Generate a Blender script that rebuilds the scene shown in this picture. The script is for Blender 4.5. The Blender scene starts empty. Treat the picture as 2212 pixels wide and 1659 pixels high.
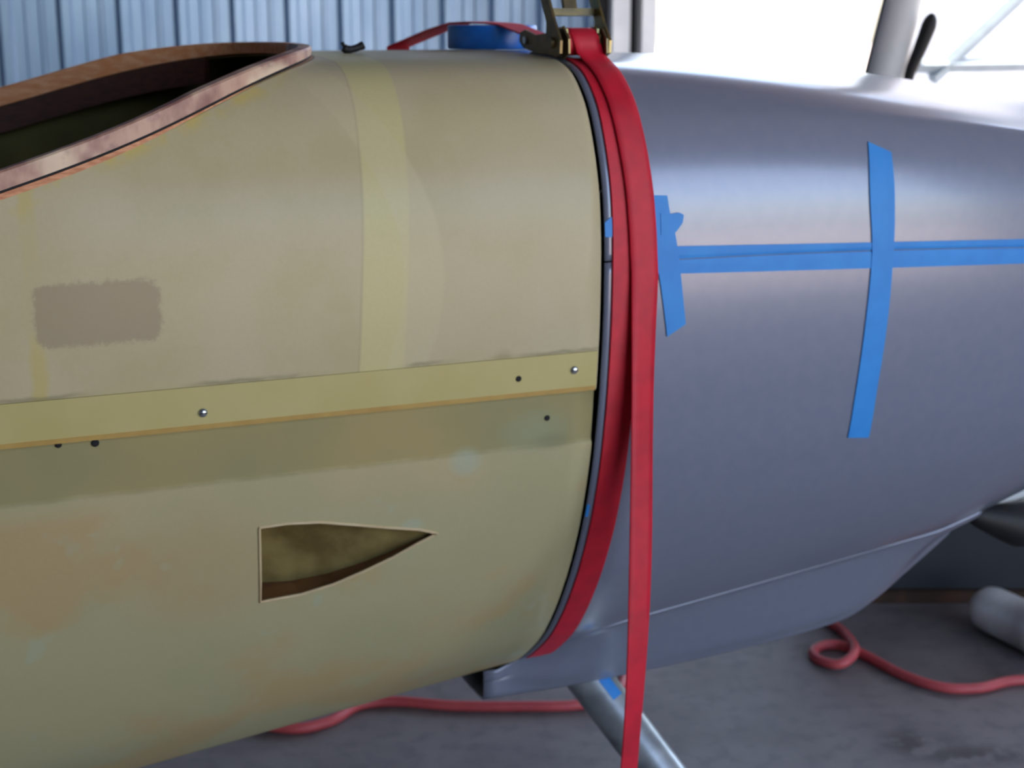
import bpy, bmesh, math, random
from mathutils import Vector, Matrix

scene = bpy.context.scene
COL = scene.collection
PI = math.pi
PSI = math.radians(22)                                   # the aircraft and the hangar stand 22 degrees off the camera
JX, JY = .0979, 1.6                                      # the firewall joint, near side bulge
LIFT = .15                                               # the aircraft's own z = 0 lies this far above the floor

# ------------------------------------------------------------------ camera
cam_d = bpy.data.cameras.new('camera')
cam = bpy.data.objects.new('camera', cam_d); COL.objects.link(cam)
cam.location = (0, 0, 1.15)
cam.rotation_euler = (math.radians(90-13.859), 0, 0)
cam_d.sensor_width = 36; cam_d.lens = 3200/2212*36
cam_d.clip_start = .05; cam_d.clip_end = 500
cam_d.dof.use_dof = True; cam_d.dof.focus_distance = 1.16; cam_d.dof.aperture_fstop = 9.5
scene.camera = cam

# ------------------------------------------------------------------ sky, sun, exposure
SUN_EL, SUN_AZ = math.radians(60), math.radians(75)
world = bpy.data.worlds.new('sky'); scene.world = world; world.use_nodes = True
wn = world.node_tree.nodes; wl = world.node_tree.links
sky = wn.new('ShaderNodeTexSky'); sky.sky_type = 'NISHITA'; sky.sun_disc = False
sky.sun_elevation = SUN_EL; sky.sun_rotation = SUN_AZ; sky.air_density = 1.0; sky.dust_density = 2.0; sky.ozone_density = .6
wn['Background'].inputs['Strength'].default_value = .85
haze = wn.new('ShaderNodeMix'); haze.data_type = 'RGBA'; haze.inputs[0].default_value = .22      # a hazy summer sky
haze.inputs[7].default_value = (1.9, 1.8, 1.7, 1)
wl.new(sky.outputs['Color'], haze.inputs[6]); wl.new(haze.outputs[2], wn['Background'].inputs['Color'])
sun_d = bpy.data.lights.new('sun', 'SUN'); sun_d.energy = 14; sun_d.angle = math.radians(.6); sun_d.color = (1, .95, .87)
sun = bpy.data.objects.new('sun', sun_d); COL.objects.link(sun)
sun_dir = Vector((math.sin(SUN_AZ)*math.cos(SUN_EL), math.cos(SUN_AZ)*math.cos(SUN_EL), math.sin(SUN_EL)))
sun.rotation_euler = sun_dir.to_track_quat('Z', 'Y').to_euler(); sun.location = (0, 0, 12)
HANGAR = Matrix.Translation((JX, JY, 0)) @ Matrix.Rotation(PSI, 4, 'Z')
AIRCRAFT = Matrix.Translation((JX, JY, LIFT)) @ Matrix.Rotation(PSI, 4, 'Z')
def portal(name, loc, sx, sz, face):                     # daylight sampling of the open doorways; the side one is added for its light
    d = bpy.data.lights.new(name, 'AREA'); d.shape = 'RECTANGLE'; d.size = sx; d.size_y = sz
    d.cycles.is_portal = True
    o = bpy.data.objects.new(name, d); COL.objects.link(o)
    turn = Matrix.Rotation(face*PI/2, 4, 'X') if face else Matrix.Rotation(PI/2, 4, 'Z') @ Matrix.Rotation(PI/2, 4, 'X')
    o.matrix_world = HANGAR @ Matrix.Translation(loc) @ turn
portal('daylight_portal_front', (2.05, -3.62, 1.5), 4.5, 3.0, 1)
portal('daylight_portal_back', (3.25, 4.05, 1.7), 2.4, 3.4, -1)
portal('daylight_portal_side', (4.72, 2.2, 1.7), 3.2, 3.4, 0)
vs = scene.view_settings
vs.view_transform = 'Standard'; vs.look = 'None'; vs.gamma = 1; vs.use_curve_mapping = False
vs.exposure = 0.3

# ------------------------------------------------------------------ helpers
def lin(h):
    h = h.lstrip('#'); out = []
    for i in (0, 2, 4):
        c = int(h[i:i+2], 16)/255
        out.append(c/12.92 if c <= .04045 else ((c+.055)/1.055)**2.4)
    return (*out, 1)
class G:                                                 # a small wrapper round one material's node tree
    def __init__(s, name):
        s.mat = bpy.data.materials.new(name); s.mat.use_nodes = True
        s.t = s.mat.node_tree; s.p = s.t.nodes['Principled BSDF']; s.out = s.t.nodes['Material Output']
    def node(s, k, **kw):
        n = s.t.nodes.new(k)
        for a, b in kw.items(): setattr(n, a, b)
        return n
    def put(s, sock, val):
        if isinstance(val, bpy.types.NodeSocket): s.t.links.new(val, sock)
        else: sock.default_value = val
    def xyz(s):
        tc = s.node('ShaderNodeTexCoord'); sp = s.node('ShaderNodeSeparateXYZ')
        s.t.links.new(tc.outputs['Object'], sp.inputs[0]); return tc.outputs['Object'], sp.outputs
    def m(s, op, a, b=0, c=0):
        n = s.node('ShaderNodeMath', operation=op)
        s.put(n.inputs[0], a); s.put(n.inputs[1], b); s.put(n.inputs[2], c); return n.outputs[0]
    def noise(s, scale, detail=3, vec=None, stretch=None, rough=.5):
        n = s.node('ShaderNodeTexNoise'); n.inputs['Scale'].default_value = scale
        n.inputs['Detail'].default_value = detail; n.inputs['Roughness'].default_value = rough
        if vec is None: vec = s.node('ShaderNodeTexCoord').outputs['Object']
        if stretch:
            mp = s.node('ShaderNodeMapping'); mp.inputs['Scale'].default_value = stretch
            s.t.links.new(vec, mp.inputs[0]); vec = mp.outputs[0]
        s.t.links.new(vec, n.inputs['Vector']); return n.outputs['Fac']
    def step(s, x, a, b):                                # smooth 0 -> 1 as x goes a -> b
        n = s.node('ShaderNodeMapRange', interpolation_type='SMOOTHSTEP')
        s.put(n.inputs[0], x); n.inputs[1].default_value = a; n.inputs[2].default_value = b; return n.outputs[0]
    def band(s, x, a, b, soft):
        return s.m('MULTIPLY', s.step(x, a-soft, a+soft), s.m('SUBTRACT', 1, s.step(x, b-soft, b+soft)))
    def spot(s, x, z, cx, cz, rx, rz, soft=.5):
        dx = s.m('DIVIDE', s.m('SUBTRACT', x, cx), rx); dz = s.m('DIVIDE', s.m('SUBTRACT', z, cz), rz)
        r = s.m('SQRT', s.m('ADD', s.m('MULTIPLY', dx, dx), s.m('MULTIPLY', dz, dz)))
        return s.m('SUBTRACT', 1, s.step(r, 1-soft, 1+soft))
    def mix(s, fac, a, b):
        n = s.node('ShaderNodeMix', data_type='RGBA')
        s.put(n.inputs[0], fac); s.put(n.inputs[6], a); s.put(n.inputs[7], b); return n.outputs[2]
    def bump(s, h, strength=.2, dist=.002):
        n = s.node('ShaderNodeBump'); n.inputs['Strength'].default_value = strength
        n.inputs['Distance'].default_value = dist; s.t.links.new(h, n.inputs['Height'])
        s.t.links.new(n.outputs[0], s.p.inputs['Normal'])
def plain(name, a, b=None, scale=30, rough=.6, metal=0, bump=0, bscale=None, stretch=None, spec=.5, coat=0):
    g = G(name); mt = g.mat
    fac = g.noise(scale, 4, stretch=stretch)
    col = g.mix(g.step(fac, .3, .7), lin(a), lin(b or a))
    g.put(g.p.inputs['Base Color'], col); g.p.inputs['Roughness'].default_value = rough
    g.p.inputs['Metallic'].default_value = metal; g.p.inputs['Specular IOR Level'].default_value = spec
    g.p.inputs['Coat Weight'].default_value = coat
    if bump: g.bump(g.noise(bscale or scale*3, 3, stretch=stretch), bump)
    return mt

def tag(o, label=None, cat=None, group=None, kind=None):
    if label: o['label'] = label
    if cat: o['category'] = cat
    if group: o['group'] = group
    if kind: o['kind'] = kind
    return o
def mesh(name, verts, faces, mat, parent=None, matrix=None, smooth=True, sharp=None):
    me = bpy.data.meshes.new(name); me.from_pydata([tuple(p) for p in verts], [], faces)
    bm = bmesh.new(); bm.from_mesh(me); bmesh.ops.recalc_face_normals(bm, faces=bm.faces); bm.to_mesh(me); bm.free()
    if smooth:
        me.polygons.foreach_set('use_smooth', [True]*len(me.polygons))
        if sharp: me.set_sharp_from_angle(angle=math.radians(sharp))
    me.materials.append(mat)
    o = bpy.data.objects.new(name, me); COL.objects.link(o)
    if parent: o.parent = parent
    elif matrix is not None: o.matrix_world = matrix
    return o
def empty(name, matrix):
    o = bpy.data.objects.new(name, None); COL.objects.link(o); o.matrix_world = matrix; o.empty_display_size = .1
    return o
def grid(rows, closed_r=False, closed_c=False, base=0):
    n, k = len(rows), len(rows[0]); vs_ = [p for r in rows for p in r]; fs = []
    for i in range(n if closed_r else n-1):
        for j in range(k if closed_c else k-1):
            a, b = i*k+j, i*k+(j+1) % k; c, d = ((i+1) % n)*k+(j+1) % k, ((i+1) % n)*k+j
            fs.append((base+a, base+b, base+c, base+d))
    return vs_, fs
def box(x0, x1, y0, y1, z0, z1):
    v = [(x, y, z) for x in (x0, x1) for y in (y0, y1) for z in (z0, z1)]
    return v, [(0,1,3,2),(4,6,7,5),(0,4,5,1),(2,3,7,6),(0,2,6,4),(1,5,7,3)]
def join(parts):
    v, f = [], []
    for a, b in parts:
        n = len(v); v += list(a); f += [tuple(i+n for i in q) for q in b]
    return v, f
def prism(poly, x0, x1):                                 # poly in (y, z), extruded along x
    n = len(poly); v = [(x0, *p) for p in poly]+[(x1, *p) for p in poly]
    f = [tuple(range(n)), tuple(range(2*n-1, n-1, -1))]
    f += [(i, (i+1) % n, n+(i+1) % n, n+i) for i in range(n)]
    return v, f
def tube(path, r, n=12, caps=True):
    path = [Vector(p) for p in path]; rows = []
    rr = r if isinstance(r, (list, tuple)) else [r]*len(path)
    ref = Vector((.13, .21, .97)).normalized()
    for i, p in enumerate(path):
        t = (path[min(i+1, len(path)-1)]-path[max(i-1, 0)]).normalized()
        a = t.cross(ref)
        if a.length < .05: a = t.cross(Vector((1, 0, 0)))
        a.normalize(); b = t.cross(a)
        rows.append([p+(a*math.cos(2*PI*k/n)+b*math.sin(2*PI*k/n))*rr[i] for k in range(n)])
    v, f = grid(rows, closed_c=True)
    if caps:
        f.append(tuple(range(n))); f.append(tuple(range(len(v)-n, len(v))))
    return v, f
def disc_x(cy, cz, r, x0, x1, n=24): return prism([(cy+r*math.cos(2*PI*k/n), cz+r*math.sin(2*PI*k/n)) for k in range(n)], x0, x1)
def ribbon(st, width, thick):                            # stations (point, width direction, outward direction[, width factor])
    rows = []
    for s in st:
        p, wd, nd = Vector(s[0]), Vector(s[1]).normalized(), Vector(s[2]).normalized()
        h = width/2*(s[3] if len(s) > 3 else 1)
        prof = []
        for k in (-1, -.94, -.5, 0, .5, .94, 1): prof.append(p+wd*(h*k)+nd*(thick*(.3 if abs(k) == 1 else 1)))
        for k in (1, .94, -.94, -1): prof.append(p+wd*(h*k)-nd*(0 if abs(k) < 1 else -.1*thick))
        rows.append(prof)
    v, f = grid(rows, closed_c=True); n = len(rows[0])
    f.append(tuple(range(n))); f.append(tuple(range(len(v)-n, len(v))))
    return v, f

# ---- fuselage and cowling lines, in the aircraft's own frame:
# x runs forward along the fuselage, y runs away from the near side (near side bulge y = 0), z up
PR = [(.150,.34),(.152,.30),(.162,.262),(.176,.236),(.205,.198),(.238,.161),(.275,.130),(.313,.104),(.36,.077),
      (.414,.052),(.46,.036),(.507,.023),(.555,.014),(.603,.007),(.673,.001),(.745,0),(.79,.003),(.825,.009),
      (.864,.022),(.902,.041),(.926,.062),(.942,.084),(.952,.112),(.957,.15),(.960,.226),(.961,.34)]
YC = .34
def catmull(pts, n):
    out = []
    for i in range(len(pts)-1):
        p0 = pts[max(i-1,0)]; p1 = pts[i]; p2 = pts[i+1]; p3 = pts[min(i+2,len(pts)-1)]
        for k in range(n):
            t = k/n; q = []
            for a,b,c,d in zip(p0,p1,p2,p3):
                q.append(.5*(2*b+(c-a)*t+(2*a-5*b+4*c-d)*t*t+(3*b-a-3*c+d)*t**3))
            out.append(tuple(q))
    out.append(tuple(pts[-1])); return out
HALF = catmull(PR, 4)                                    # (z, y), bottom centre to top centre, near side
def lerp_table(tab, x):
    if x <= tab[0][0]: return tab[0][1]
    for (a,b),(c,d) in zip(tab, tab[1:]):
        if x <= c: return b+(d-b)*(x-a)/(c-a)
    return tab[-1][1]
def hull_point(u, z, y):
    if z < .5: z = z+.12*min(u,0)*(.5-z)/.35             # the belly deepens towards the tail
    return (u, y, z)
def hull_y(u, z):                                        # near side y of the hull at height z
    pr = [(hull_point(u,a,b)[2], b) for a,b in HALF]
    return lerp_table(pr, z)
def cowl_section(u):
    zt = .961-.11*max(u,0)**2
    k = 1-.05*u-.10*u*u-(1.6*(u-.78)**2 if u > .78 else 0)
    kb = 1-.36*u-(.9*(u-.62)**1.2 if u > .62 else 0)
    out = []
    for z,y in HALF:
        yy = YC+(y-YC)*k
        if z > .5:
            zz = .5+(z-.5)*(zt-.5)/.461
            zz -= .12*max(u,0)*max(0,(z-.9)/.06)*((((yy-YC)/.34)**2+.03)**.5-.173)
        else:
            zz = .5-(.5-z)*max(kb,.3)
        out.append((zz,yy))
    return out
def cowl_y(u, z): return lerp_table(cowl_section(u), z)

# ------------------------------------------------------------------ materials
def hull_material():
    g = G('bare_fibreglass'); vec, (x, y, z) = g.xyz()
    n1 = g.noise(9, 4); n2 = g.noise(260, 2); n3 = g.noise(3.2, 5)
    zw = g.m('ADD', z, g.m('MULTIPLY', g.m('SUBTRACT', g.noise(40, 3), .5), .006))
    xw = g.m('ADD', x, g.m('MULTIPLY', g.m('SUBTRACT', g.noise(55, 3), .5), .008))
    c = g.mix(g.step(n1, .3, .7), lin('#bab089'), lin('#c1b796'))
    # overlapping glass tapes that run down the side
    lean = g.m('ADD', x, g.m('MULTIPLY', g.m('SUBTRACT', z, .70), -.055))
    c = g.mix(g.m('MULTIPLY', g.band(lean, -.272, -.224, .002), .85), c, lin('#cbc48e'))
    lean2 = g.m('ADD', x, g.m('MULTIPLY', g.m('POWER', g.m('ABSOLUTE', g.m('SUBTRACT', z, .74)), 2.0), 2.2))
    c = g.mix(g.m('MULTIPLY', g.band(lean2, -.226, -.182, .003), .5), c, lin('#cac29c'))
    c = g.mix(g.m('MULTIPLY', g.band(lean, -.2745, -.2725, .0015), .22), c, lin('#857c5a'))
    # resin runs under the coaming, sanded patch, paler forward area
    c = g.mix(g.m('MULTIPLY', g.band(xw, -.60, -.586, .004), g.m('MULTIPLY', g.step(n1, .4, .6), .6)), c, lin('#c2b262'))
    rag = g.m('MULTIPLY', g.m('SUBTRACT', g.noise(110, 4, rough=.7), .5), .02)
    bx = g.m('SUBTRACT', g.m('ABSOLUTE', g.m('ADD', x, .535)), .046); bz = g.m('SUBTRACT', g.m('ABSOLUTE', g.m('SUBTRACT', z, .7245)), .017)
    bx = g.m('MAXIMUM', bx, 0); bz = g.m('MAXIMUM', bz, 0)
    rd = g.m('ADD', g.m('SQRT', g.m('ADD', g.m('MULTIPLY', bx, bx), g.m('MULTIPLY', bz, bz))), rag)
    patch = g.m('SUBTRACT', 1, g.step(rd, .010, .017))
    c = g.mix(g.m('MULTIPLY', patch, .7), c, lin('#9a8a74'))
    c = g.mix(g.m('MULTIPLY', g.step(x, -.22, -.02), .3), c, lin('#c6bfa4'))
    rim = g.m('SUBTRACT', g.m('MULTIPLY_ADD', x, .40, 1.082), z)
    run = g.m('MULTIPLY', g.band(rim, -.006, .016, .008), g.m('MULTIPLY', g.step(x, -.30, -.36), g.step(g.noise(30, 3), .4, .62)))
    c = g.mix(g.m('MULTIPLY', run, .7), c, lin('#cbb860'))
    # seam line above the flange strip, darker band below it, greener lower shell
    low = g.m('SUBTRACT', 1, g.step(zw, .596, .600))
    c = g.mix(low, c, g.mix(g.step(n3, .35, .65), lin('#aca881'), lin('#bcae88')))
    dk = g.m('MULTIPLY', low, g.step(zw, .532, .540))
    c = g.mix(g.m('MULTIPLY', dk, .9), c, g.mix(g.step(n3, .42, .62), lin('#908c62'), lin('#a39460')))
    c = g.mix(g.m('MULTIPLY', g.band(zw, .643, .647, .002), g.m('MULTIPLY', g.step(n1, .42, .58), .55)), c, lin('#6f6b52'))
    lowest = g.m('SUBTRACT', 1, g.step(z, .42, .53))
    c = g.mix(g.m('MULTIPLY', lowest, g.m('MULTIPLY', g.step(n3, .42, .6), .7)), c, lin('#9ca480'))
    tan = g.m('MULTIPLY', g.m('SUBTRACT', 1, g.step(z, .50, .535)), g.step(g.noise(6, 4), .48, .62))
    c = g.mix(g.m('MULTIPLY', tan, .6), c, lin('#b99a68'))
    c = g.mix(g.m('MULTIPLY', g.spot(x, z, -.44, .43, .075, .06, .6), .5), c, lin('#b39a70'))
    c = g.mix(g.m('MULTIPLY', g.spot(x, z, -.153, .526, .016, .014, .6), .6), c, lin('#a8b8a4'))
    c = g.mix(g.m('MULTIPLY', g.spot(x, z, -.21, .455, .012, .008, .6), .5), c, lin('#a8b8a4'))
    c = g.mix(g.m('MULTIPLY', g.spot(x, z, -.07, .555, .035, .02, .7), .35), c, lin('#93a58c'))
    c = g.mix(g.m('MULTIPLY', g.spot(x, z, -.115, .632, .012, .016, .7), .45), c, lin('#7f6c46'))
    c = g.mix(g.m('MULTIPLY', g.spot(x, z, -.05, .54, .02, .008, .7), .35), c, lin('#6e735a'))
    c = g.mix(g.m('MULTIPLY', g.m('MULTIPLY', g.step(g.noise(22, 3), .62, .72), g.m('SUBTRACT', 1, g.step(z, .5, .54))), .35), c, lin('#a9b7a0'))
    c = g.mix(g.m('MULTIPLY', n2, .16), c, lin('#8d835f'))
    g.put(g.p.inputs['Base Color'], c); g.p.inputs['Roughness'].default_value = .85
    g.p.inputs['Specular IOR Level'].default_value = .4
    g.p.inputs['Coat Weight'].default_value = .4; g.p.inputs['Coat Roughness'].default_value = .25
    g.bump(n2, .06, .0008); return g.mat
def cowl_material():
    g = G('grey_primer_paint'); n = g.noise(60, 3)
    g.put(g.p.inputs['Base Color'], g.mix(g.step(n, .3, .7), lin('#7b8398'), lin('#7f869a')))
    g.p.inputs['Metallic'].default_value = .2; g.p.inputs['Roughness'].default_value = .3
    g.p.inputs['Coat Weight'].default_value = .8; g.p.inputs['Coat Roughness'].default_value = .16
    g.bump(g.noise(7, 2), .02, .002); return g.mat
def webbing_material():
    g = G('red_webbing'); tc = g.node('ShaderNodeTexCoord')
    w = g.node('ShaderNodeTexWave', wave_type='BANDS', bands_direction='Z'); w.inputs['Scale'].default_value = 260
    g.t.links.new(tc.outputs['Object'], w.inputs['Vector'])
    g.put(g.p.inputs['Base Color'], g.mix(g.step(g.noise(35, 4), .3, .75), lin('#cf1230'), lin('#b80f2a')))
    g.p.inputs['Roughness'].default_value = .5; g.p.inputs['Sheen Weight'].default_value = .25
    g.p.inputs['Sheen Tint'].default_value = lin('#ff5f7a')
    g.bump(w.outputs['Fac'], .25, .0006); return g.mat
def floor_material():
    g = G('worn_concrete'); vec, (x, y, z) = g.xyz()
    a = g.noise(5, 5); b = g.noise(28, 5); c3 = g.noise(140, 3)
    c = g.mix(g.step(a, .35, .65), lin('#7b7677'), lin('#6d6869'))
    c = g.mix(g.m('MULTIPLY', g.step(b, .45, .7), .4), c, lin('#4f4d55'))
    c = g.mix(g.m('MULTIPLY', c3, .2), c, lin('#8b8784'))
    st = g.m('MULTIPLY', g.m('MAXIMUM', g.spot(x, y, .66, 2.21, .05, .045, .7), g.spot(x, y, .74, 2.17, .09, .03, .8)), g.step(g.noise(24, 3), .38, .55))
    c = g.mix(g.m('MULTIPLY', st, .75), c, lin('#2f2b29'))
    g.put(g.p.inputs['Base Color'], c); g.p.inputs['Roughness'].default_value = .62
    g.bump(c3, .25, .002); return g.mat
M = dict(
    hull=hull_material(), cowl=cowl_material(), web=webbing_material(), floor=floor_material(),
    strip=plain('yellow_resin_strip', '#bdb37a', '#b9ae72', 14, .4, bump=.05),
    strip_edge=plain('amber_resin_edge', '#b89a55', '#ae8c4a', 30, .45),
    inner=plain('inner_glass', '#6e6436', '#5c532a', 12, .75, bump=.1),
    longeron=plain('dark_stained_board', '#4a2417', '#38190f', 20, .6, stretch=(1, 12, 12)),
    wood=plain('orange_wood', '#e8ab80', '#d98d58', 16, .55, stretch=(1.5, 10, 10), bump=.08),
    ply=plain('raw_plywood_edge', '#d39a72', '#b8754e', 40, .6, stretch=(2, 9, 9)),
    gap=plain('dark_gap', '#17161a', '#0e0d10', 30, .8),
    duct=plain('brown_resin_duct', '#8d7f4e', '#66562f', 22, .5, bump=.1),
    duct_wall=plain('brown_duct_wall', '#8a5f3a', '#6b4527', 25, .5),
    tape=plain('blue_masking_tape', '#2f8fe0', '#2b86d8', 25, .55, bump=.1, bscale=300),
    tape_roll=plain('blue_tape_roll', '#1f78de', '#196ccf', 60, .32, bump=.05),
    card=plain('card_core', '#b79a72', '#a88a62', 40, .8),
    zinc=plain('olive_zinc_plate', '#85754e', '#655d48', 45, .38, metal=.7),
    zinc_light=plain('bright_zinc_plate', '#a8935c', '#7d8264', 60, .28, metal=.9),
    steel=plain('bright_screw_steel', '#d4dade', '#b8c0c6', 60, .25, metal=.9),
    leg=plain('silver_painted_tube', '#b4bcc2', '#8f979e', 30, .35, metal=.55),
    pipe=plain('galvanised_pipe', '#e6ebee', '#d4dadc', 14, .35, metal=.2, bump=.2),
    black=plain('black_rubber', '#0d0e10', '#15161a', 30, .6),
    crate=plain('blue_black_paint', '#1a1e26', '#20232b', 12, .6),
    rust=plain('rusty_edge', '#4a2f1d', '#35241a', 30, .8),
    hose=plain('faded_red_hose', '#c8565a', '#b84a4f', 20, .5),
    sheet=plain('galvanised_sheet', '#93a9c2', '#7f97b4', 6, .33, metal=.6, stretch=(1, 1, .3)),
    white=plain('white_painted_steel', '#eceef0', '#dfe2e6', 10, .5),
    wall=plain('pale_lining', '#8c8f92', '#7f8285', 4, .8),
    ceil=plain('dull_ceiling', '#6c6a72', '#615f68', 4, .85),
    ground=plain('sunlit_concrete_apron', '#cdb9ab', '#c2ad9f', 2, .85),
    brace=plain('blue_grey_brace', '#8b98a2', '#7f8c96', 12, .6),
    rim=plain('lit_edge_paint', '#c9b893', '#bfa982', 30, .5),  # pale tone painted for light on the duct's edge
    lip=plain('daylit_lip_paint', '#c9d0d2', '#bcc4c8', 20, .5),  # pale tone stands for daylight on the cowling's lip
)
def stained_material():
    g = G('stained_coaming'); 
    a = g.noise(26, 4, stretch=(1, 1, .6)); b = g.noise(11, 3)
    c = g.mix(g.step(a, .38, .62), lin('#8d625a'), lin('#c4a08c'))
    c = g.mix(g.m('MULTIPLY', g.step(b, .46, .58), .85), c, lin('#e2cdb2'))
    c = g.mix(g.m('MULTIPLY', g.step(g.noise(60, 3), .55, .7), .4), c, lin('#7a5560'))
    g.put(g.p.inputs['Base Color'], c); g.p.inputs['Roughness'].default_value = .45; return g.mat
M['stain'] = stained_material()
def tarp_material():
    g = G('white_translucent_tarp'); tr = g.node('ShaderNodeBsdfTranslucent'); mx = g.node('ShaderNodeMixShader')
    c = g.mix(g.step(g.noise(3, 3), .3, .7), lin('#f4f6f8'), lin('#eaedf1'))
    g.put(g.p.inputs['Base Color'], c); g.put(tr.inputs['Color'], c); g.p.inputs['Roughness'].default_value = .6
    mx.inputs[0].default_value = .6
    g.t.links.new(g.p.outputs[0], mx.inputs[1]); g.t.links.new(tr.outputs[0], mx.inputs[2])
    g.t.links.new(mx.outputs[0], g.out.inputs['Surface']); return g.mat
M['tarp'] = tarp_material()

# ------------------------------------------------------------------ the hangar (in its own frame, z = 0 at the floor)
def struct(name, geo, mat, parent=None, smooth=False):
    o = mesh(name, *geo, mat, parent, None if parent else HANGAR, smooth)
    if not parent: o['kind'] = 'structure'
    return o
YB, YF, UL, UR, HC = 3.95, -3.6, -4.6, 4.6, 3.5
# floor in world orientation so that its stains keep plain coordinates; the slab is cut to the hangar's plan
corners = [HANGAR @ Vector(c) for c in ((UL, YF, 0), (UR, YF, 0), (UR, YB, 0), (UL, YB, 0))]
fv = [(c.x, c.y, 0) for c in corners]+[(c.x, c.y, -.12) for c in corners]
fl = mesh('floor', fv, [(0,1,2,3),(7,6,5,4)]+[(i, (i+1) % 4, 4+(i+1) % 4, 4+i) for i in range(4)], M['floor'], smooth=False)
fl['kind'] = 'structure'
# apron outside, a frame of ground round the slab
gv, gf = [], []
inner = [(UL, YF), (UR, YF), (UR, YB), (UL, YB)]; outer = [(-60, -60), (60, -60), (60, 60), (-60, 60)]
gv = [(*p, -.01) for p in inner]+[(*p, -.01) for p in outer]
gf = [(i, (i+1) % 4, 4+(i+1) % 4, 4+i) for i in range(4)]
struct('ground', (gv, gf), M['ground'])
struct('ceiling', box(UL-.1, UR+.1, YF-.1, YB+.1, HC, HC+.1), M['ceil'])
struct('wall_left', box(UL-.1, UL, YF, YB, 0, HC), M['wall'])
struct('wall_right', join([box(UR, UR+.1, YF, .6, 0, HC), box(UR, UR+.1, 3.8, YB, 0, HC), box(UR, UR+.1, .6, 3.8, 3.4, HC)]), M['wall'])  # side opening added out of view to brighten the back wall
struct('wall_front', join([box(UL, -.2, YF-.1, YF, 0, HC), box(4.3, UR, YF-.1, YF, 0, HC), box(-.2, 4.3, YF-.1, YF, 3.0, HC)]), M['wall'])
# back wall: lapped corrugated sheets, each an object
wb = struct('wall_back', join([box(UL, 1.80, YB+.035, YB+.1, 0, HC), box(4.45, UR, YB, YB+.1, 0, HC), box(1.80, 4.45, YB, YB+.1, 3.4, HC)]), M['wall'])
PITCH = .198
def sheet_profile(n):
    pts = []
    for k in range(n):
        o = k*PITCH
        for du, dy in ((0, 0), (.016, -.024), (.042, -.024), (.058, 0), (.092, 0), (.097, -.005), (.107, -.005), (.112, 0),
                       (.140, 0), (.145, -.005), (.155, -.005), (.160, 0)):
            pts.append((o+du, dy))
    pts.append((n*PITCH+.004, 0)); pts.append((n*PITCH+.018, -.0255)); pts.append((n*PITCH+.040, -.0255)); return pts
prof = sheet_profile(4)
sv = [[(a, b, 0.0) for a, b in prof], [(a, b, HC) for a, b in prof], [(a, b+.002, HC) for a, b in prof], [(a, b+.002, 0.0) for a, b in prof]]
sg = grid(sv, closed_r=True)
first = None
for k in range(9):
    u0 = 1.84-.04-PITCH*4*(k+1)
    if u0 < UL-.6: break
    if first is None:
        first = mesh('corrugated_sheet', *sg, M['sheet'], wb, None, False); o = first
    else:
        o = first.copy(); COL.objects.link(o); o.parent = wb
    o.location = (max(u0, UL), YB+.028, 0)
# doorway jamb: black seals and white posts
for nm, u0, u1, mt, d in (('trim_1', 1.842, 1.882, 'black', .03), ('trim_2', 1.882, 1.958, 'white', .07), ('trim_3', 1.958, 2.0, 'black', .04), ('trim_4', 2.0, 2.062, 'white', .09)):
    struct(nm, box(u0, u1, YB-d, YB+.06, 0, 3.4), M[mt])
struct('trim_5', box(4.40, 4.45, YB-.07, YB+.06, 0, 3.4), M['white'])

# ------------------------------------------------------------------ fuselage
fus = tag(empty('aircraft_fuselage', AIRCRAFT), 'bare yellowish fibreglass aircraft fuselage with open cockpit and air duct', 'fuselage')
CUT_N = [(-1.6,.70),(-1.2,.73),(-.9,.768),(-.75,.80),(-.614,.840),(-.55,.859),(-.49,.879),(-.44,.899),(-.373,.928),(-.345,.9385),(-.32,.947),(-.29,.955),(-.265,.9595),(-.245,.9625),(-.22,.975),(-.1,1.02)]
CUT_F = [(-1.6,.75),(-1.2,.785),(-.9,.82),(-.7,.862),(-.57,.892),(-.505,.912),(-.438,.932),(-.37,.947),(-.32,.954),(-.27,.9585),(-.24,.9625),(-.215,.975),(-.1,1.02)]
def cut(u, y): t = y/.68; return lerp_table(CUT_N, u)*(1-t)+lerp_table(CUT_F, u)*t
UA = -1.5                                               # where the hull is closed off, well out of view
def half_with_steps():
    out = []
    for z, y in HALF: 
        if not (.530 < z < .602): out.append((z, y))
    base = lambda z: lerp_table(HALF, z)
    extra = [(.531, base(.531)), (.5335, base(.5335)), (.5365, base(.5365)+.003), (.55, base(.55)+.004), (.575, base(.575)+.005), (.5955, base(.5955)+.006), (.5985, base(.5985)), (.601, base(.601))]
    out = sorted(out[:0]+[q for q in out if q[0] <= .530]+extra+[q for q in out if q[0] >= .602], key=lambda q: HALF_KEY(q))
    return out
def HALF_KEY(q): return (q[0] if q[1] < YC-1e-6 else (q[0]-.2 if q[0] < .5 else q[0]+.2))
NEAR = half_with_steps()
PROF = [(z, y) for z, y in NEAR]+[(z, 2*YC-y) for z, y in reversed(NEAR[:-1])]    # near side up, far side down
def u_start(z, y):
    if z < .6: return UA
    a, b = UA, 0.0
    if z-cut(a, y) < 0: return UA
    for _ in range(40):
        c = (a+b)/2
        if z-cut(c, y) > 0: a = c
        else: b = c
    return a
NU = 56
rows = []
for z, y in PROF:
    s = u_start(z, y)
    rows.append([hull_point(s+(-.001-s)*k/NU, z, y) for k in range(NU+1)])
hv, hf = grid(rows, closed_r=False)
hull = mesh('hull_shell', hv, hf, M['hull'], fus, sharp=35)
hull.data.materials.append(M['inner'])
so = hull.modifiers.new('thickness', 'SOLIDIFY'); so.thickness = .006; so.offset = -1; so.material_offset = 1; so.material_offset_rim = 0
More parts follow.
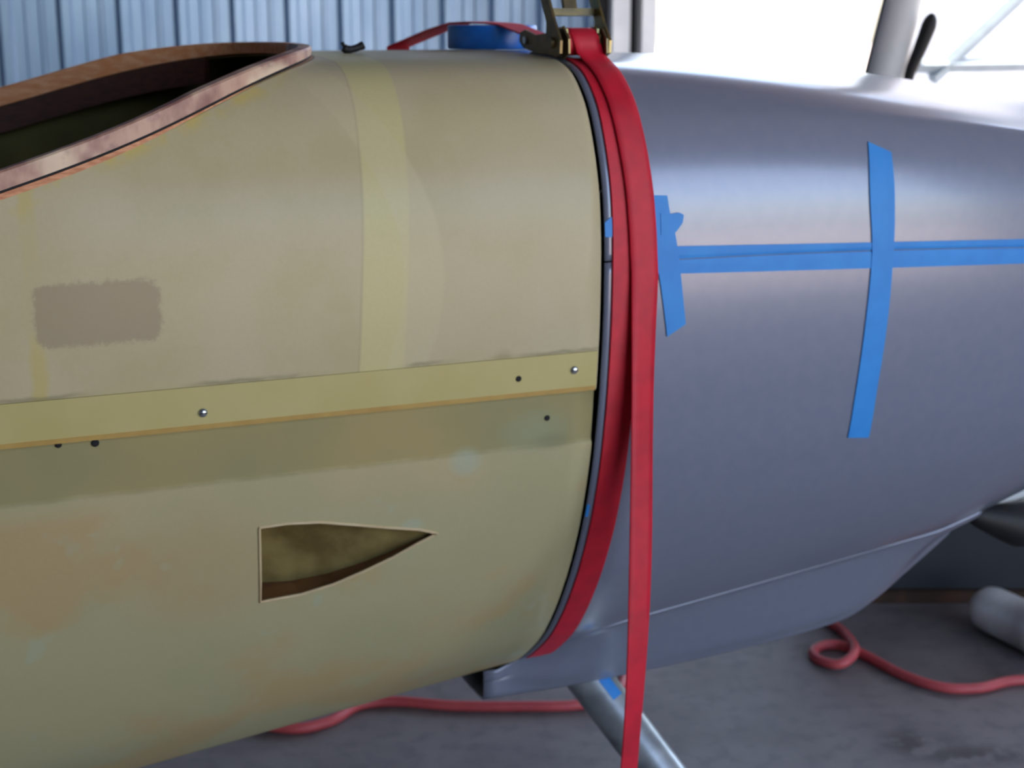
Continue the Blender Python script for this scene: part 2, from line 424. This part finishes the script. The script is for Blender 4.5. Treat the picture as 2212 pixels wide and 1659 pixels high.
DUCT = [(-.3818,.477),(-.352,.4778),(-.316,.4744),(-.280,.4663),(-.237,.456),(-.2015,.4483),(-.179,.4401),(-.200,.4311),(-.2286,.4164),(-.26,.4034),(-.296,.3906),(-.3324,.3831),(-.378,.3813)]
cutter = mesh('duct_cutter', [(u, -.02, z) for u, z in DUCT]+[(u, .12, z) for u, z in DUCT],
              [tuple(range(13)), tuple(range(25, 12, -1))]+[(i, (i+1) % 13, 13+(i+1) % 13, 13+i) for i in range(13)], M['duct'], fus, smooth=False)
bo = hull.modifiers.new('hole', 'BOOLEAN'); bo.operation = 'DIFFERENCE'; bo.object = cutter; bo.solver = 'EXACT'
bpy.context.view_layer.update()
dg = bpy.context.evaluated_depsgraph_get()
hm = bpy.data.meshes.new_from_object(hull.evaluated_get(dg)); hull.modifiers.clear(); hull.data = hm
bpy.data.objects.remove(cutter)
# bulkheads close the hull fore and aft
for nm, uu in (('firewall', -.012), ('rear_bulkhead', UA+.004)):
    lim = [q for q in PROF if uu > -.1 or q[0] < cut(uu, q[1])-.002]
    loop = [hull_point(uu, z, y) for z, y in lim]
    cen = (uu, YC, .5); n = len(loop)
    ins = [tuple(cen[i]+(p[i]-cen[i])*.99 if i else p[0] for i in range(3)) for p in loop]
    v2 = ins+[(p[0]-.006, p[1], p[2]) for p in ins]
    mesh(nm, v2, [tuple(range(n)), tuple(range(2*n-1, n-1, -1))]+[(i, (i+1) % n, n+(i+1) % n, n+i) for i in range(n)], M['gap'] if uu > -.1 else M['inner'], fus, smooth=False)
# duct lining: a ramp that deepens aft, with walls
def depth(u): t = (u+.3818)/(.3818-.179); return .052*(1-max(0, min(1, t)))**1.3+.0015
skin = [Vector((u, hull_y(u, z)+.0008, z)) for u, z in DUCT]
deep = [p+Vector((0, depth(p.x)+.006, 0)) for p in skin]
n = len(DUCT); cen = Vector((-.31, hull_y(-.31, .43)+.008+depth(-.31), .43))
ramp_v = list(deep)
top, bot = deep[0:7], [deep[0]]+[deep[12]]+deep[11:6:-1]
tops = [deep[i] for i in range(7)]; bots = [deep[12], deep[11], deep[10], deep[9], deep[8], deep[7], deep[6]]
rr = [[tops[i].lerp(bots[i], k/6)+Vector((0, .006*math.sin(PI*k/6)*(1-i/6), 0)) for k in range(7)] for i in range(7)]
mesh('duct_ramp', *grid(rr), M['duct'], fus)
wall = mesh('duct_wall', *grid([skin, deep], closed_c=True), M['duct_wall'], fus, smooth=False)
rimpts = []
for i in range(n):
    p, q = skin[i], skin[(i+1) % n]
    rimpts += [p.lerp(q, k/4) for k in range(4)]
rimpts = [Vector((p.x, hull_y(p.x, p.z)-.0002, p.z)) for p in rimpts]
mesh('duct_rim', *tube(rimpts+[rimpts[0]], .0017, 8, False), M['rim'], fus)  # pale bead drawn where the edge of the opening catches light
# flange strip with an amber lower edge
us = [UA+.01+(-.003-UA-.01)*k/40 for k in range(41)]
def strip_geo(z0, z1, proud, m=4):
    zz = [z0+(z1-z0)*k/m for k in range(m+1)]
    o_ = [[(u, lerp_table(HALF, z)-proud, z) for z in zz] for u in us]
    i_ = [[(u, lerp_table(HALF, z)+.001, z) for z in reversed(zz)] for u in us]
    rws = [a+b for a, b in zip(o_, i_)]
    v, f = grid(rws, closed_c=True); k = len(rws[0]); f.append(tuple(range(k))); f.append(tuple(range(len(v)-k, len(v)))); return v, f
mesh('flange_strip', *strip_geo(.603, .643, .0028), M['strip'], fus, sharp=40)
mesh('flange_edge', *strip_geo(.5975, .603, .0020), M['strip_edge'], fus, sharp=40)
# screws and drilled holes on the flange
def on_hull(u, z): return Vector((u, lerp_table(HALF, z), z))
for u, z in ((-.4394, .6155), (-.0308, .6236)):
    p = on_hull(u, z)-Vector((0, .0028, 0)); rws = []
    for r, d in ((0, .0034), (.0022, .0032), (.0038, .0024), (.0048, .0008), (.005, 0), (.005, -.002)):
        rws.append([p+Vector((r*math.cos(2*PI*k/16), -d, r*math.sin(2*PI*k/16))) for k in range(16)])
    s = mesh('screw', *grid(rws, closed_c=True), M['steel'], fus); s['label'] = 'bright round screw head on the flange'
    sl = box(p.x-.0034, p.x+.0034, p.y-.0036, p.y-.0026, p.z-.0005, p.z+.0005)
    mesh('screw_slot', *sl, M['gap'], s, smooth=False)
for u, z, r, pr in ((-.0969, .6195, .0033, .003), (-.5447, .5924, .0036, -.0045), (-.0569, .5678, .003, -.0035), (-.5796, .5945, .003, -.0045)):
    p = on_hull(u, z)-Vector((0, pr, 0)); n = 14
    ring = [[p+Vector((q*math.cos(2*PI*k/n), d, q*math.sin(2*PI*k/n))) for k in range(n)] for q, d in ((r*1.1, .0004), (r, -.0003), (r*.6, -.0004), (.0001, -.0004))]
    mesh('drilled_hole', *grid(ring, closed_c=True), M['gap'], fus)
# coaming round the cockpit opening
LOOP = []
for z, y in PROF:
    s = u_start(z, y)
    if z > .6 and s > UA+.01: LOOP.append(Vector((s, y, z)))
def resample(pts, n):
    L = [0]
    for a, b in zip(pts, pts[1:]): L.append(L[-1]+(b-a).length)
    out = []; j = 0
    for k in range(n):
        d = L[-1]*k/(n-1)
        while j < len(pts)-2 and L[j+1] < d: j += 1
        t = (d-L[j])/max(1e-9, L[j+1]-L[j]); out.append(pts[j].lerp(pts[j+1], min(1, t)))
    return out
LOOP = resample(LOOP, 220)
for _ in range(14): LOOP = [LOOP[0]]+[(LOOP[i-1]+LOOP[i]*2+LOOP[i+1])/4 for i in range(1, 219)]+[LOOP[-1]]
def sweep(pts, prof_fn):
    rws = []
    for i, p in enumerate(pts):
        t = pts[min(i+1, len(pts)-1)]-pts[max(i-1, 0)]; t.z = 0; t.normalize()
        inn = Vector((0, 0, 1)).cross(t)*-1              # towards the opening
        c = Vector((-.8, YC, p.z))-p; c.z = 0
        if inn.dot(c) < 0: inn = -inn
        rws.append([p+inn*a+Vector((0, 0, b)) for a, b in prof_fn(p)])
    v, f = grid(rws, closed_c=True); k = len(rws[0])
    f.append(tuple(range(k))); f.append(tuple(range(len(v)-k, len(v)))); return v, f
front = max(range(220), key=lambda i: LOOP[i].x if LOOP[i].y > .1 else -9)
mid = min(range(220), key=lambda i: abs(LOOP[i].y-.30) if LOOP[i].x > -.35 else 9)
near_loop, far_loop = LOOP[:mid+1], LOOP[mid:]
def hgt(p): return .0215 if p.x < -.42 else .0215-.0105*min(1, (p.x+.42)/.17)
near_c = mesh('coaming', *sweep(near_loop, lambda p: [(-.0015, .0035), (-.0022, hgt(p)-.002), (0, hgt(p)), (.012, hgt(p)), (.014, hgt(p)-.003), (.014, -.006), (.004, -.006), (.004, .0035)]), M['stain'], fus, sharp=40)
near_c['label'] = 'stained coaming strip smeared with pale filler'
far_c = mesh('coaming', *sweep(far_loop, lambda p: [(-.002, -.001), (-.002, hgt(p)-.002), (0, hgt(p)), (.012, hgt(p)), (.014, hgt(p)-.002), (.014, -.002), (.004, -.004)]), M['wood'], fus, sharp=40)
far_c['label'] = 'orange wood coaming strip'
mesh('coaming_seam', *sweep(near_loop, lambda p: [(-.0012, .0008), (-.0012, .0036), (.006, .0036), (.006, .0008)]), M['gap'], fus, smooth=False)
mesh('plywood_edge', *sweep(near_loop, lambda p: [(-.0022, -.005), (-.0022, .0009), (.005, .0009), (.005, -.005)]), M['ply'], fus, smooth=False)
mesh('longeron', *sweep([p for p in LOOP if p.y > YC and p.x < -.30], lambda p: [(.008, -.003), (.020, -.003), (.022, -.036), (.009, -.036)]), M['longeron'], fus, smooth=False)
mesh('longeron', *sweep([p for p in LOOP if p.y < YC and p.x < -.40], lambda p: [(.008, -.007), (.018, -.007), (.018, -.050), (.009, -.050)]), M['longeron'], fus, smooth=False)

# ------------------------------------------------------------------ cowling
cowl = tag(empty('engine_cowling', AIRCRAFT), 'smooth grey primed engine cowling strapped against the fibreglass fuselage', 'cowling')
CU = [.004, .012, .03]+[.06+.03*k for k in range(25)]+[.80, .83, .86, .89, .92, .945, .965]
SEAM = lambda u: .742-.045*u*u-.005*u                    # height of the split between upper and lower halves
def shell(upper):
    rws = []
    for u in CU:
        sec = cowl_section(u); zs = SEAM(u)
        tip = max(0, (u-.89)/.075); 
        k0 = min(range(len(sec)), key=lambda i: abs(HALF[i][0]-.742) if HALF[i][1] < .2 else 9)
        if upper: seg = [(zs+.0010, cowl_y(u, zs))]+[q for q in sec[k0+1:] if q[0] > zs+.002]
        else: seg = [q for q in sec[:k0] if q[0] < zs-.002]+[(zs-.0010, cowl_y(u, zs))]
        # equal counts per station
        seg = [Vector((u, y, z)) for z, y in seg]; seg = resample(seg, 60)
        far = [Vector((u, 2*YC-p.y, p.z)) for p in seg]
        full = seg+far[-2::-1] if upper else far[::-1]+seg[1:]
        if tip > 0:
            c = Vector((u, YC, .62)); full = [c+(p-c)*math.sqrt(max(.02, 1-tip*tip*.9)) for p in full]
        rws.append(full)
    return grid(rws)
for nm, up in (('upper_shell', True), ('lower_shell', False)):
    o = mesh(nm, *shell(up), M['cowl'], cowl, sharp=50)
    so = o.modifiers.new('thickness', 'SOLIDIFY'); so.thickness = .003; so.offset = -1
# nose plate closes the front, out of view
sec = cowl_section(CU[-1]); c = Vector((CU[-1], YC, .62)); ks = math.sqrt(max(.02, 1-.9))
loop = [c+(Vector((CU[-1], y, z))-c)*ks for z, y in sec]+[c+(Vector((CU[-1], 2*YC-y, z))-c)*ks for z, y in reversed(sec[1:-1])]
n = len(loop); mesh('nose_plate', loop+[p+Vector((.004, 0, 0)) for p in loop], [tuple(range(n)), tuple(range(2*n-1, n-1, -1))]+[(i, (i+1) % n, n+(i+1) % n, n+i) for i in range(n)], M['cowl'], cowl, smooth=False)
# chin fairing under the cowling, open at its rear end
CHIN = [(-.045,.119),(.1,.117),(.27,.122),(.39,.129),(.47,.136),(.53,.146),(.58,.170),(.62,.197),(.66,.224),(.70,.252)]
CHTAB = catmull([(a, b) for a, b in CHIN], 5)
rws = []; nb = next(i for i, q in enumerate(HALF) if q[0] > .4)
for u, zb in CHTAB:
    uu = max(u, .004); sec = cowl_section(uu)
    lead_y = lerp_table([(-.045,.252),(.0,.250),(.046,.226),(.075,.200),(.12,.187),(.8,.185)], u)
    zc = lerp_table([(y, z) for z, y in reversed(sec[:nb])], lead_y) if u > 0 else .158
    yc = lead_y
    zb = min(zb, zc-.004); ye = .25; r = .010
    ym = min(yc+.012, ye+.001); ya = max(ye-.012, min(yc+.004, ye+.002))
    h = [(yc, zc+.002), (ym, zc-.012), (ya, zb+.028), (max(ye-.002, ya), zb+.012), (ye+.003, zb+.004), (ye+.011, zb), (YC-.03, zb-.002)]
    h = catmull(h, 3)
    rws.append([(u, y, z) for y, z in h]+[(u, 2*YC-y, z) for y, z in reversed(h)])
ch = mesh('chin_fairing', *grid(rws), M['cowl'], cowl, sharp=60)
so = ch.modifiers.new('thickness', 'SOLIDIFY'); so.thickness = .003; so.offset = 1
end = [Vector((.006, p[1], p[2])) for p in rws[2]]; n = len(end)
mesh('outlet_shade_cap', end+[p+Vector((.003, 0, 0)) for p in end], [tuple(range(n)), tuple(range(2*n-1, n-1, -1))]+[(i, (i+1) % n, n+(i+1) % n, n+i) for i in range(n)], M['black'], cowl, smooth=False)  # black cap standing for the dark inside the outlet
# black tube painted as the intake's inner shade, pale lip as its daylit edge
mesh('intake_shade', *tube(catmull([(.745,.262,.276),(.79,.258,.262),(.85,.255,.250),(.92,.27,.27),(.95,.30,.33)], 6), [.012+.024*min(1, k/10) for k in range(25)], 16), M['black'], cowl)['label'] = 'black tube standing for the shade inside the intake'
mesh('intake_lip', *tube(catmull([(.775,.25,.293),(.82,.240,.306),(.87,.235,.328),(.91,.240,.352)], 6), [.003+.008*min(1, k/9) for k in range(19)], 14), M['lip'], cowl)['label'] = 'intake lip coloured pale as if daylit'

# ------------------------------------------------------------------ masking tape on the cowling
def tape_patch(name, label, outline_rows, off, parent=None, fn=cowl_y, group=None):
    # outline_rows: rows of (u, z) points across the strip, laid on the cowling's surface
    rws = []
    for r in outline_rows: rws.append([Vector((u, fn(u, z)-off, z)) for u, z in r])
    k, m_ = len(rws), len(rws[0])
    v, f = grid(rws)
    v2 = [p+Vector((0, off*.8, 0)) for p in v]; nv_ = len(v)
    f2 = [tuple(i+nv_ for i in reversed(q)) for q in f]
    rim = [j for j in range(m_)]+[i*m_+m_-1 for i in range(1, k)]+[(k-1)*m_+j for j in range(m_-2, -1, -1)]+[i*m_ for i in range(k-2, 0, -1)]
    f3 = [(rim[i], rim[(i+1) % len(rim)], rim[(i+1) % len(rim)]+nv_, rim[i]+nv_) for i in range(len(rim))]
    o = mesh(name, v+v2, f+f2+f3, M['tape'], None, AIRCRAFT, sharp=40)
    return tag(o, label, 'masking tape', group)
def strip_rows(a, b, n):                                 # a, b: lists of (u, z) along the two long edges
    A = catmull(a, n); B = catmull(b, n)
    return [[tuple(p[i]+(q[i]-p[i])*k/6 for i in range(2)) for k in range(7)] for p, q in zip(A, B)]
def crease(u, z):                                        # the tape sinks a little into the split line
    return cowl_y(u, z)+.0012*math.exp(-((z-SEAM(u)+.002)/.0022)**2)
hor = []
for k in range(45):
    u = .064+.79*k/44; zc = .7398-.0440*(u-.07)
    zz = sorted([zc+.0155*t for t in (-1, -.7, -.4, .4, .7, 1)]+[SEAM(u)-.002+d for d in (-.005, -.0025, 0, .0025, .005)])
    hor.append([(u, z) for z in zz])
tape_patch('masking_tape', 'long blue tape strip laid along the cowling split line', hor, .0010, fn=crease)
tape_patch('masking_tape', 'blue tape strip running down the cowling across the long strip',
           strip_rows([(.361,.8591),(.3545,.80),(.3585,.728),(.3568,.6436),(.3559,.567),(.3567,.4959)],
                      [(.3925,.846),(.3907,.797),(.39,.726),(.3894,.6408),(.3878,.5638),(.3896,.4917)], 6), .0018)
tape_patch('masking_tape', 'short torn blue tape strip beside the red strap',
           strip_rows([(.058,.812),(.060,.79),(.062,.76),(.066,.73),(.0700,.7254),(.0770,.69),(.0841,.6517)],
                      [(.0815,.8104),(.0845,.79),(.091,.765),(.095,.74),(.0985,.72),(.103,.69),(.1072,.6644)], 4), .0017)
tape_patch('masking_tape', 'small torn blue tape scrap with a pointed end beside the strap',
           strip_rows([(.072,.792),(.085,.7905),(.095,.7912),(.1012,.7885)], [(.072,.768),(.085,.7675),(.091,.7705),(.0995,.7800)], 4), .0024)
tape_patch('masking_tape', 'tiny blue tape scrap folded over the cowling edge by the strap',
           strip_rows([(.0035,.785),(.008,.7885),(.0135,.7915)], [(.0035,.7695),(.008,.769),(.0135,.7692)], 3), .0016)
tape_patch('masking_tape', 'sliver of blue tape low on the cowling edge beside the tight strap',
           strip_rows([(.0035,.452),(.006,.452),(.0075,.451)], [(.0035,.436),(.006,.435),(.0075,.436)], 3), .0016)

# ------------------------------------------------------------------ ratchet strap
rs = tag(empty('ratchet_strap', AIRCRAFT), 'red webbing ratchet strap tightened round the joint of fuselage and cowling', 'ratchet strap')
def section_path(u, z0=None):                            # closed section points with outward normals at station u
    sec = cowl_section(u); pts = [Vector((u, y, z)) for z, y in sec]+[Vector((u, 2*YC-y, z)) for z, y in reversed(sec[1:-1])]
    n = len(pts); out = []
    for i, p in enumerate(pts):
        t = pts[(i+1) % n]-pts[i-1]; nd = Vector((0, t.z, -t.y)).normalized()
        if nd.dot(p-Vector((u, YC, .55))) < 0: nd = -nd
        out.append((p, nd))
    return out
X = Vector((1, 0, 0)); UT = .029
path = section_path(UT); nh = len(HALF)
top_i = next(i for i, (p, nd) in enumerate(path) if p.z > .9 and p.y > .13)
st = [(p+nd*.0012, X, nd) for p, nd in path[1:top_i]]
far = []
for i, (p, nd) in enumerate(path[nh:]):                  # far side, top to bottom
    if p.y < .60 and p.z > .8: continue
    f_ = max(0, min(1, (p.z-.3)/.65)); q = p+nd*.0012; q.x = UT-.066*f_
    far.append((q, X, nd))
# from the far shoulder over the tape roll to the back of the ratchet
deck = [((-.0364,.600,.9605), X, (0,.1,1)), ((-.030,.575,.9665), X, (0,.2,1)), ((-.012,.500,.9840), X, (0,.15,1)), ((.004,.453,.9935), X, (0,.1,1)),
        ((.014,.42,.9945), X, (0,0,1)), ((.022,.36,.9930), X, (0,-.05,1)), ((.027,.335,.9915), X, (0,-.1,1)), ((.030,.29,.984), X, (0,-.15,1)), ((.032,.25,.9775), X, (0,-.15,1)), ((.032,.235,.975), X, (0,-.1,1))]
full = [(Vector(a), b, Vector(c)) for a, b, c in deck[::-1]]+far+st
mesh('tight_webbing', *ribbon(full, .034, .0018), M['web'], rs, sharp=50)
# the free tail: over the shoulder on top of the tight webbing, then hanging straight down
tail = []
for p, nd in section_path(.0385)[top_i:top_i-45:-1]:
    if p.z < .735: break
    if p.y > .104: continue
    t = (p.z-.735)/.22; uu = .0492-.0105*max(0, t)**1.0
    tail.append((Vector((uu, p.y, p.z))+nd*.0056, X, nd))
first_t = tail[0][0]
lead = [(Vector((.030, .134, .9882)), X, Vector((0, 0, 1))), (Vector((.0305, .1245, .9862)), X, Vector((0, -.5, .85))), (Vector((.0315, .1180, .9800)), X, Vector((0, -.9, .45))), (Vector((.033, .1160, .9725)), X, Vector((0, -1, 0))), (Vector((.0355, .1135, .9620)), X, Vector((0, -.9, .4)))]
hang = []
for k in range(26):
    z = .725-.815*k/25; s = k/25
    y = -.0062-.010*math.sin(PI*min(1, s*1.2))*.9+.003*math.sin(9*s)
    tw = .28*math.sin(3.2*s)+.12*math.sin(11*s)
    hang.append((Vector((.0496-.003*s-.012*s*s, y, z)), Vector((math.cos(tw), math.sin(tw), 0)), Vector((math.sin(tw), -math.cos(tw), 0)), 1-.06*s-.16*s*s))
mesh('loose_tail', *ribbon(lead+tail+hang, .0335, .0016), M['web'], rs, sharp=50)
# ratchet buckle
UC = .0295; PY, PZ = .132, .9735
mesh('spool_webbing', *disc_x(PY, PZ, .0145, UC-.0165, UC+.0165, 28), M['web'], rs, sharp=40)
frame_poly = [(.104,.962),(.118,.956),(.150,.9585),(.200,.9605),(.238,.966),(.250,.974),(.247,.984),(.232,.987),(.200,.981),(.165,.984),(.140,.990),(.118,.989),(.105,.978)]
handle_poly = [(.112,.962),(.126,.957),(.143,.962),(.152,.976),(.170,.990),(.205,1.010),(.252,1.036),(.250,1.048),(.238,1.052),(.190,1.026),(.150,1.004),(.124,.990),(.111,.976)]
def steep(poly): return [(PY+(y-PY)*(.5 if z > .98 else 1), PZ+(z-PZ)*(1.35 if z > .98 else 1)) for y, z in poly]
for s in (-1, 1):
    mesh('frame_plate', *prism(frame_poly, UC+s*.0235-.0012, UC+s*.0235+.0012), M['zinc'], rs, smooth=False)
    mesh('handle_arm', *prism(steep(handle_poly), UC+s*.0305-.0015, UC+s*.0305+.0015), M['zinc_light' if s > 0 else 'zinc'], rs, smooth=False)
    gear = []
    for k in range(26):
        r = .0185 if k % 2 else .0155; a = 2*PI*k/26; gear.append((PY+r*math.cos(a), PZ+r*math.sin(a)))
    mesh('ratchet_wheel', *prism(gear, UC+s*.0195-.0015, UC+s*.0195+.0015), M['zinc_light'], rs, smooth=False)
    mesh('rivet', *disc_x(.228, .975, .0045, UC+s*.0262-.0015, UC+s*.0262+.0015, 16), M['steel'], rs, sharp=40)
mesh('axle', *disc_x(PY, PZ, .006, UC-.036, UC+.036, 16), M['zinc'], rs, sharp=40)
mesh('rear_pin', *disc_x(.228, .975, .005, UC-.025, UC+.025, 16), M['zinc'], rs, sharp=40)
mesh('base_plate', *join([box(UC-.0235, UC+.0235, .128, .22, .9595, .9615)]), M['zinc'], rs, smooth=False)
mesh('release_bar', *join([prism([(.150,1.0035),(.158,1.0025),(.160,1.0105),(.152,1.0115)], UC-.029, UC+.029),
                           prism([(.153,1.010),(.160,1.009),(.168,1.030),(.161,1.031)], UC-.008, UC+.008)]), M['zinc'], rs, smooth=False)
mesh('handle_grip', *disc_x(.188, 1.068, .009, UC-.029, UC+.029, 16), M['zinc'], rs, sharp=40)

# ------------------------------------------------------------------ things lying on the deck
def lathe(profile, c, n=48):
    rws = [[Vector((c[0]+r*math.cos(2*PI*k/n), c[1]+r*math.sin(2*PI*k/n), c[2]+z)) for k in range(n)] for r, z in profile]
    return grid(rws, closed_r=True, closed_c=True)
RC = (.0262, .395, 0)
roll = tag(empty('tape_roll', AIRCRAFT @ Matrix.Translation((RC[0], RC[1], .9618))), 'roll of blue masking tape lying flat on the deck under the strap', 'tape roll')
mesh('tape_winding', *lathe([(.0405,.0),(.0555,0),(.0575,.0008),(.0580,.002),(.0580,.0275),(.0572,.0292),(.0555,.030),(.0405,.030)], (0,0,0)), M['tape_roll'], roll, sharp=50)
mesh('card_core', *lathe([(.0380,.0),(.0404,0),(.0404,.030),(.0380,.030)], (0,0,0)), M['card'], roll, sharp=50)
clip = tag(empty('spring_clip', AIRCRAFT @ Matrix.Translation((-.196, .27, .9592))), 'small black clip lying on the fuselage deck by the coaming', 'clip')
mesh('clip_body', *tube(catmull([(-.0125,0,.008),(-.008,0,.0055),(0,0,.0065),(.008,.001,.009),(.0125,.001,.011)], 5), [.0035]+[.005]*7+[.0042]*7+[.0048]*5+[.003], 12), M['black'], clip)
mesh('clip_jaw', *tube(catmull([(-.013,.004,.014),(-.010,.003,.009),(-.004,.002,.006)], 4), .0022, 10), M['black'], clip)

# ------------------------------------------------------------------ below and around
def to_world(u, y, z): return AIRCRAFT @ Vector((u, y, z))
a = to_world(.125, .30, .108); b = Vector((.322, 1.80, .0))
d = (b-a); L = d.length
leg = tag(empty('support_tube', Matrix.Translation(b)), 'thick silver tube leg slanting from under the cowling to the floor', 'tube')
ax = [(a-b)*(1-t)+Vector((0, 0, .0))*t for t in (0, .2, .5, .8, .97)]
mesh('tube_wall', *tube(ax, .0315, 28), M['leg'], leg, sharp=50)
mesh('foot_pad', *[q for q in [([(.05*math.cos(2*PI*k/24), .05*math.sin(2*PI*k/24), z) for z in (0, .012) for k in range(24)],
     [tuple(range(24)), tuple(range(47, 23, -1))]+[(k, (k+1) % 24, 24+(k+1) % 24, 24+k) for k in range(24)])][0]], M['black'], leg, smooth=False)
nrm = Vector((0, -1, .35)); nrm = (nrm-d.normalized()*nrm.dot(d.normalized())).normalized(); sd = d.normalized().cross(nrm)
rws = []
for t in (.02, .06, .11, .15):
    rws.append([(a+d*t)+(nrm*math.cos(q)+sd*math.sin(q))*.0322 for q in [(-.85+.55*k/6) for k in range(7)]])
v, f = grid(rws); v2 = [p-nrm*.0008 for p in v]
tp = mesh('masking_tape', v+v2, f+[tuple(i+len(v) for i in reversed(q)) for q in f], M['tape']); tag(tp, 'scrap of blue tape stuck on the silver tube leg', 'masking tape')

hose_px = [(-1.0,2.9,0),(-.66,2.55,0),(-.46,2.30,0),(-.37,2.245,0),(-.305,2.27,0),(-.262,2.33,0),(-.20,2.345,0),(-.10,2.328,0),(.02,2.326,0),(.12,2.333,0),(.185,2.38,0),(.215,2.52,0),(.27,2.68,0),(.42,2.78,0),(.56,2.76,0),
           (.622,2.68,0),(.637,2.60,.004),(.628,2.52,.013),(.595,2.487,.004),(.562,2.515,0),(.560,2.553,0),(.590,2.582,0),(.622,2.575,0),(.655,2.53,0),(.70,2.45,0),(.755,2.400,0),(.82,2.397,0),(.91,2.43,0),(1.06,2.40,0),(1.5,2.2,0)]
hose = mesh('air_hose', *tube(catmull([(x, y, z+.009) for x, y, z in hose_px], 7), .0092, 12), M['hose'])
tag(hose, 'faded red hose snaking across the concrete floor', 'hose')

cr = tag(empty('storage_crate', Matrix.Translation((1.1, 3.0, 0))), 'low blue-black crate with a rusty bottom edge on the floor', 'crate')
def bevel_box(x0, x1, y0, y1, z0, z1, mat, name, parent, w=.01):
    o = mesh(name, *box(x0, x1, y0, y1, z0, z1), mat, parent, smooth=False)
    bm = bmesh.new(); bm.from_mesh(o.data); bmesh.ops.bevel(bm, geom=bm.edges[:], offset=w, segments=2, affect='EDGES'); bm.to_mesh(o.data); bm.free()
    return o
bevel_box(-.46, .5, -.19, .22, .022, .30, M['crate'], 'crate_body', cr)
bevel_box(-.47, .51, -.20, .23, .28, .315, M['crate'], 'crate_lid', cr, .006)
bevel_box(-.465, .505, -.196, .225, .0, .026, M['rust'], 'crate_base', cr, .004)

pp = tag(empty('metal_pipe', Matrix.Translation((.918, 2.67, 0))), 'short galvanised pipe with a rounded end lying near the crate', 'pipe')
dv = Vector((.10, -.20, 0)).normalized()
rad = [.004, .020, .033, .041, .0445, .045, .045, .045, .047, .047, .047]
pos = [-.030, -.026, -.017, -.006, .008, .03, .06, .12, .123, .15, .17]
mesh('pipe_body', *tube([dv*q+Vector((.0, 0, .047)) for q in pos], rad, 24), M['pipe'], pp, sharp=60)

# ------------------------------------------------------------------ at the back doorway
post = tag(empty('leaning_post', Matrix.Translation((.835, 4.2, 0))), 'white round post leaning beside the bright doorway', 'post')
mesh('post_tube', *tube([(.2*z, .0, z) for z in (0, .4, .8, 1.2, 1.6, 2.0, 2.4)], .054, 24), M['white'], post, sharp=60)
mesh('edge_seal', *tube([(.2*z-.054, -.006, z) for z in (.3, .7, 1.1, 1.5, 1.9, 2.3)], .006, 10), M['black'], post)['label'] = 'thin dark edge seal'
mesh('hand_hook', *tube(catmull([(.238,-.05,.90),(.250,-.05,.96),(.258,-.05,1.01),(.280,-.05,1.07),(.300,-.05,1.13),(.308,-.05,1.165)], 5), [.017]*3+[.012+.0006*k for k in range(18)]+[.021,.019,.015,.011,.005], 12), M['black'], post)['label'] = 'black curved hand hook'
leaf = tag(empty('tarp_screen', HANGAR @ Matrix.Translation((3.22, YB-.06, 0))), 'white translucent tarp screen with diagonal brace hanging across the doorway', 'screen')
rws = [[(1.15*i/24, .012*math.sin(i*.9)+.006*math.sin(j*1.3+i), 2.9*j/18+.02) for i in range(25)] for j in range(19)]
o = mesh('tarp', *grid(rws), M['tarp'], leaf)
so = o.modifiers.new('thickness', 'SOLIDIFY'); so.thickness = .002
def bar(p, q, r): return tube([p, Vector(p).lerp(Vector(q), .5), q], r, 4)
mesh('diagonal_brace', *bar((.15, -.05, .90), (1.12, -.05, 1.66), .03), M['brace'], leaf, smooth=False)
mesh('cross_rail', *bar((.0, -.05, .955), (1.15, -.05, .955), .03), M['brace'], leaf, smooth=False)
for i, xx in enumerate((.01, 1.14)): mesh('side_rail', *bar((xx, -.03, 0), (xx, -.03, 2.95), .03), M['white'], leaf, smooth=False)
mesh('top_rail', *bar((0, -.03, 2.92), (1.15, -.03, 2.92), .03), M['white'], leaf, smooth=False)
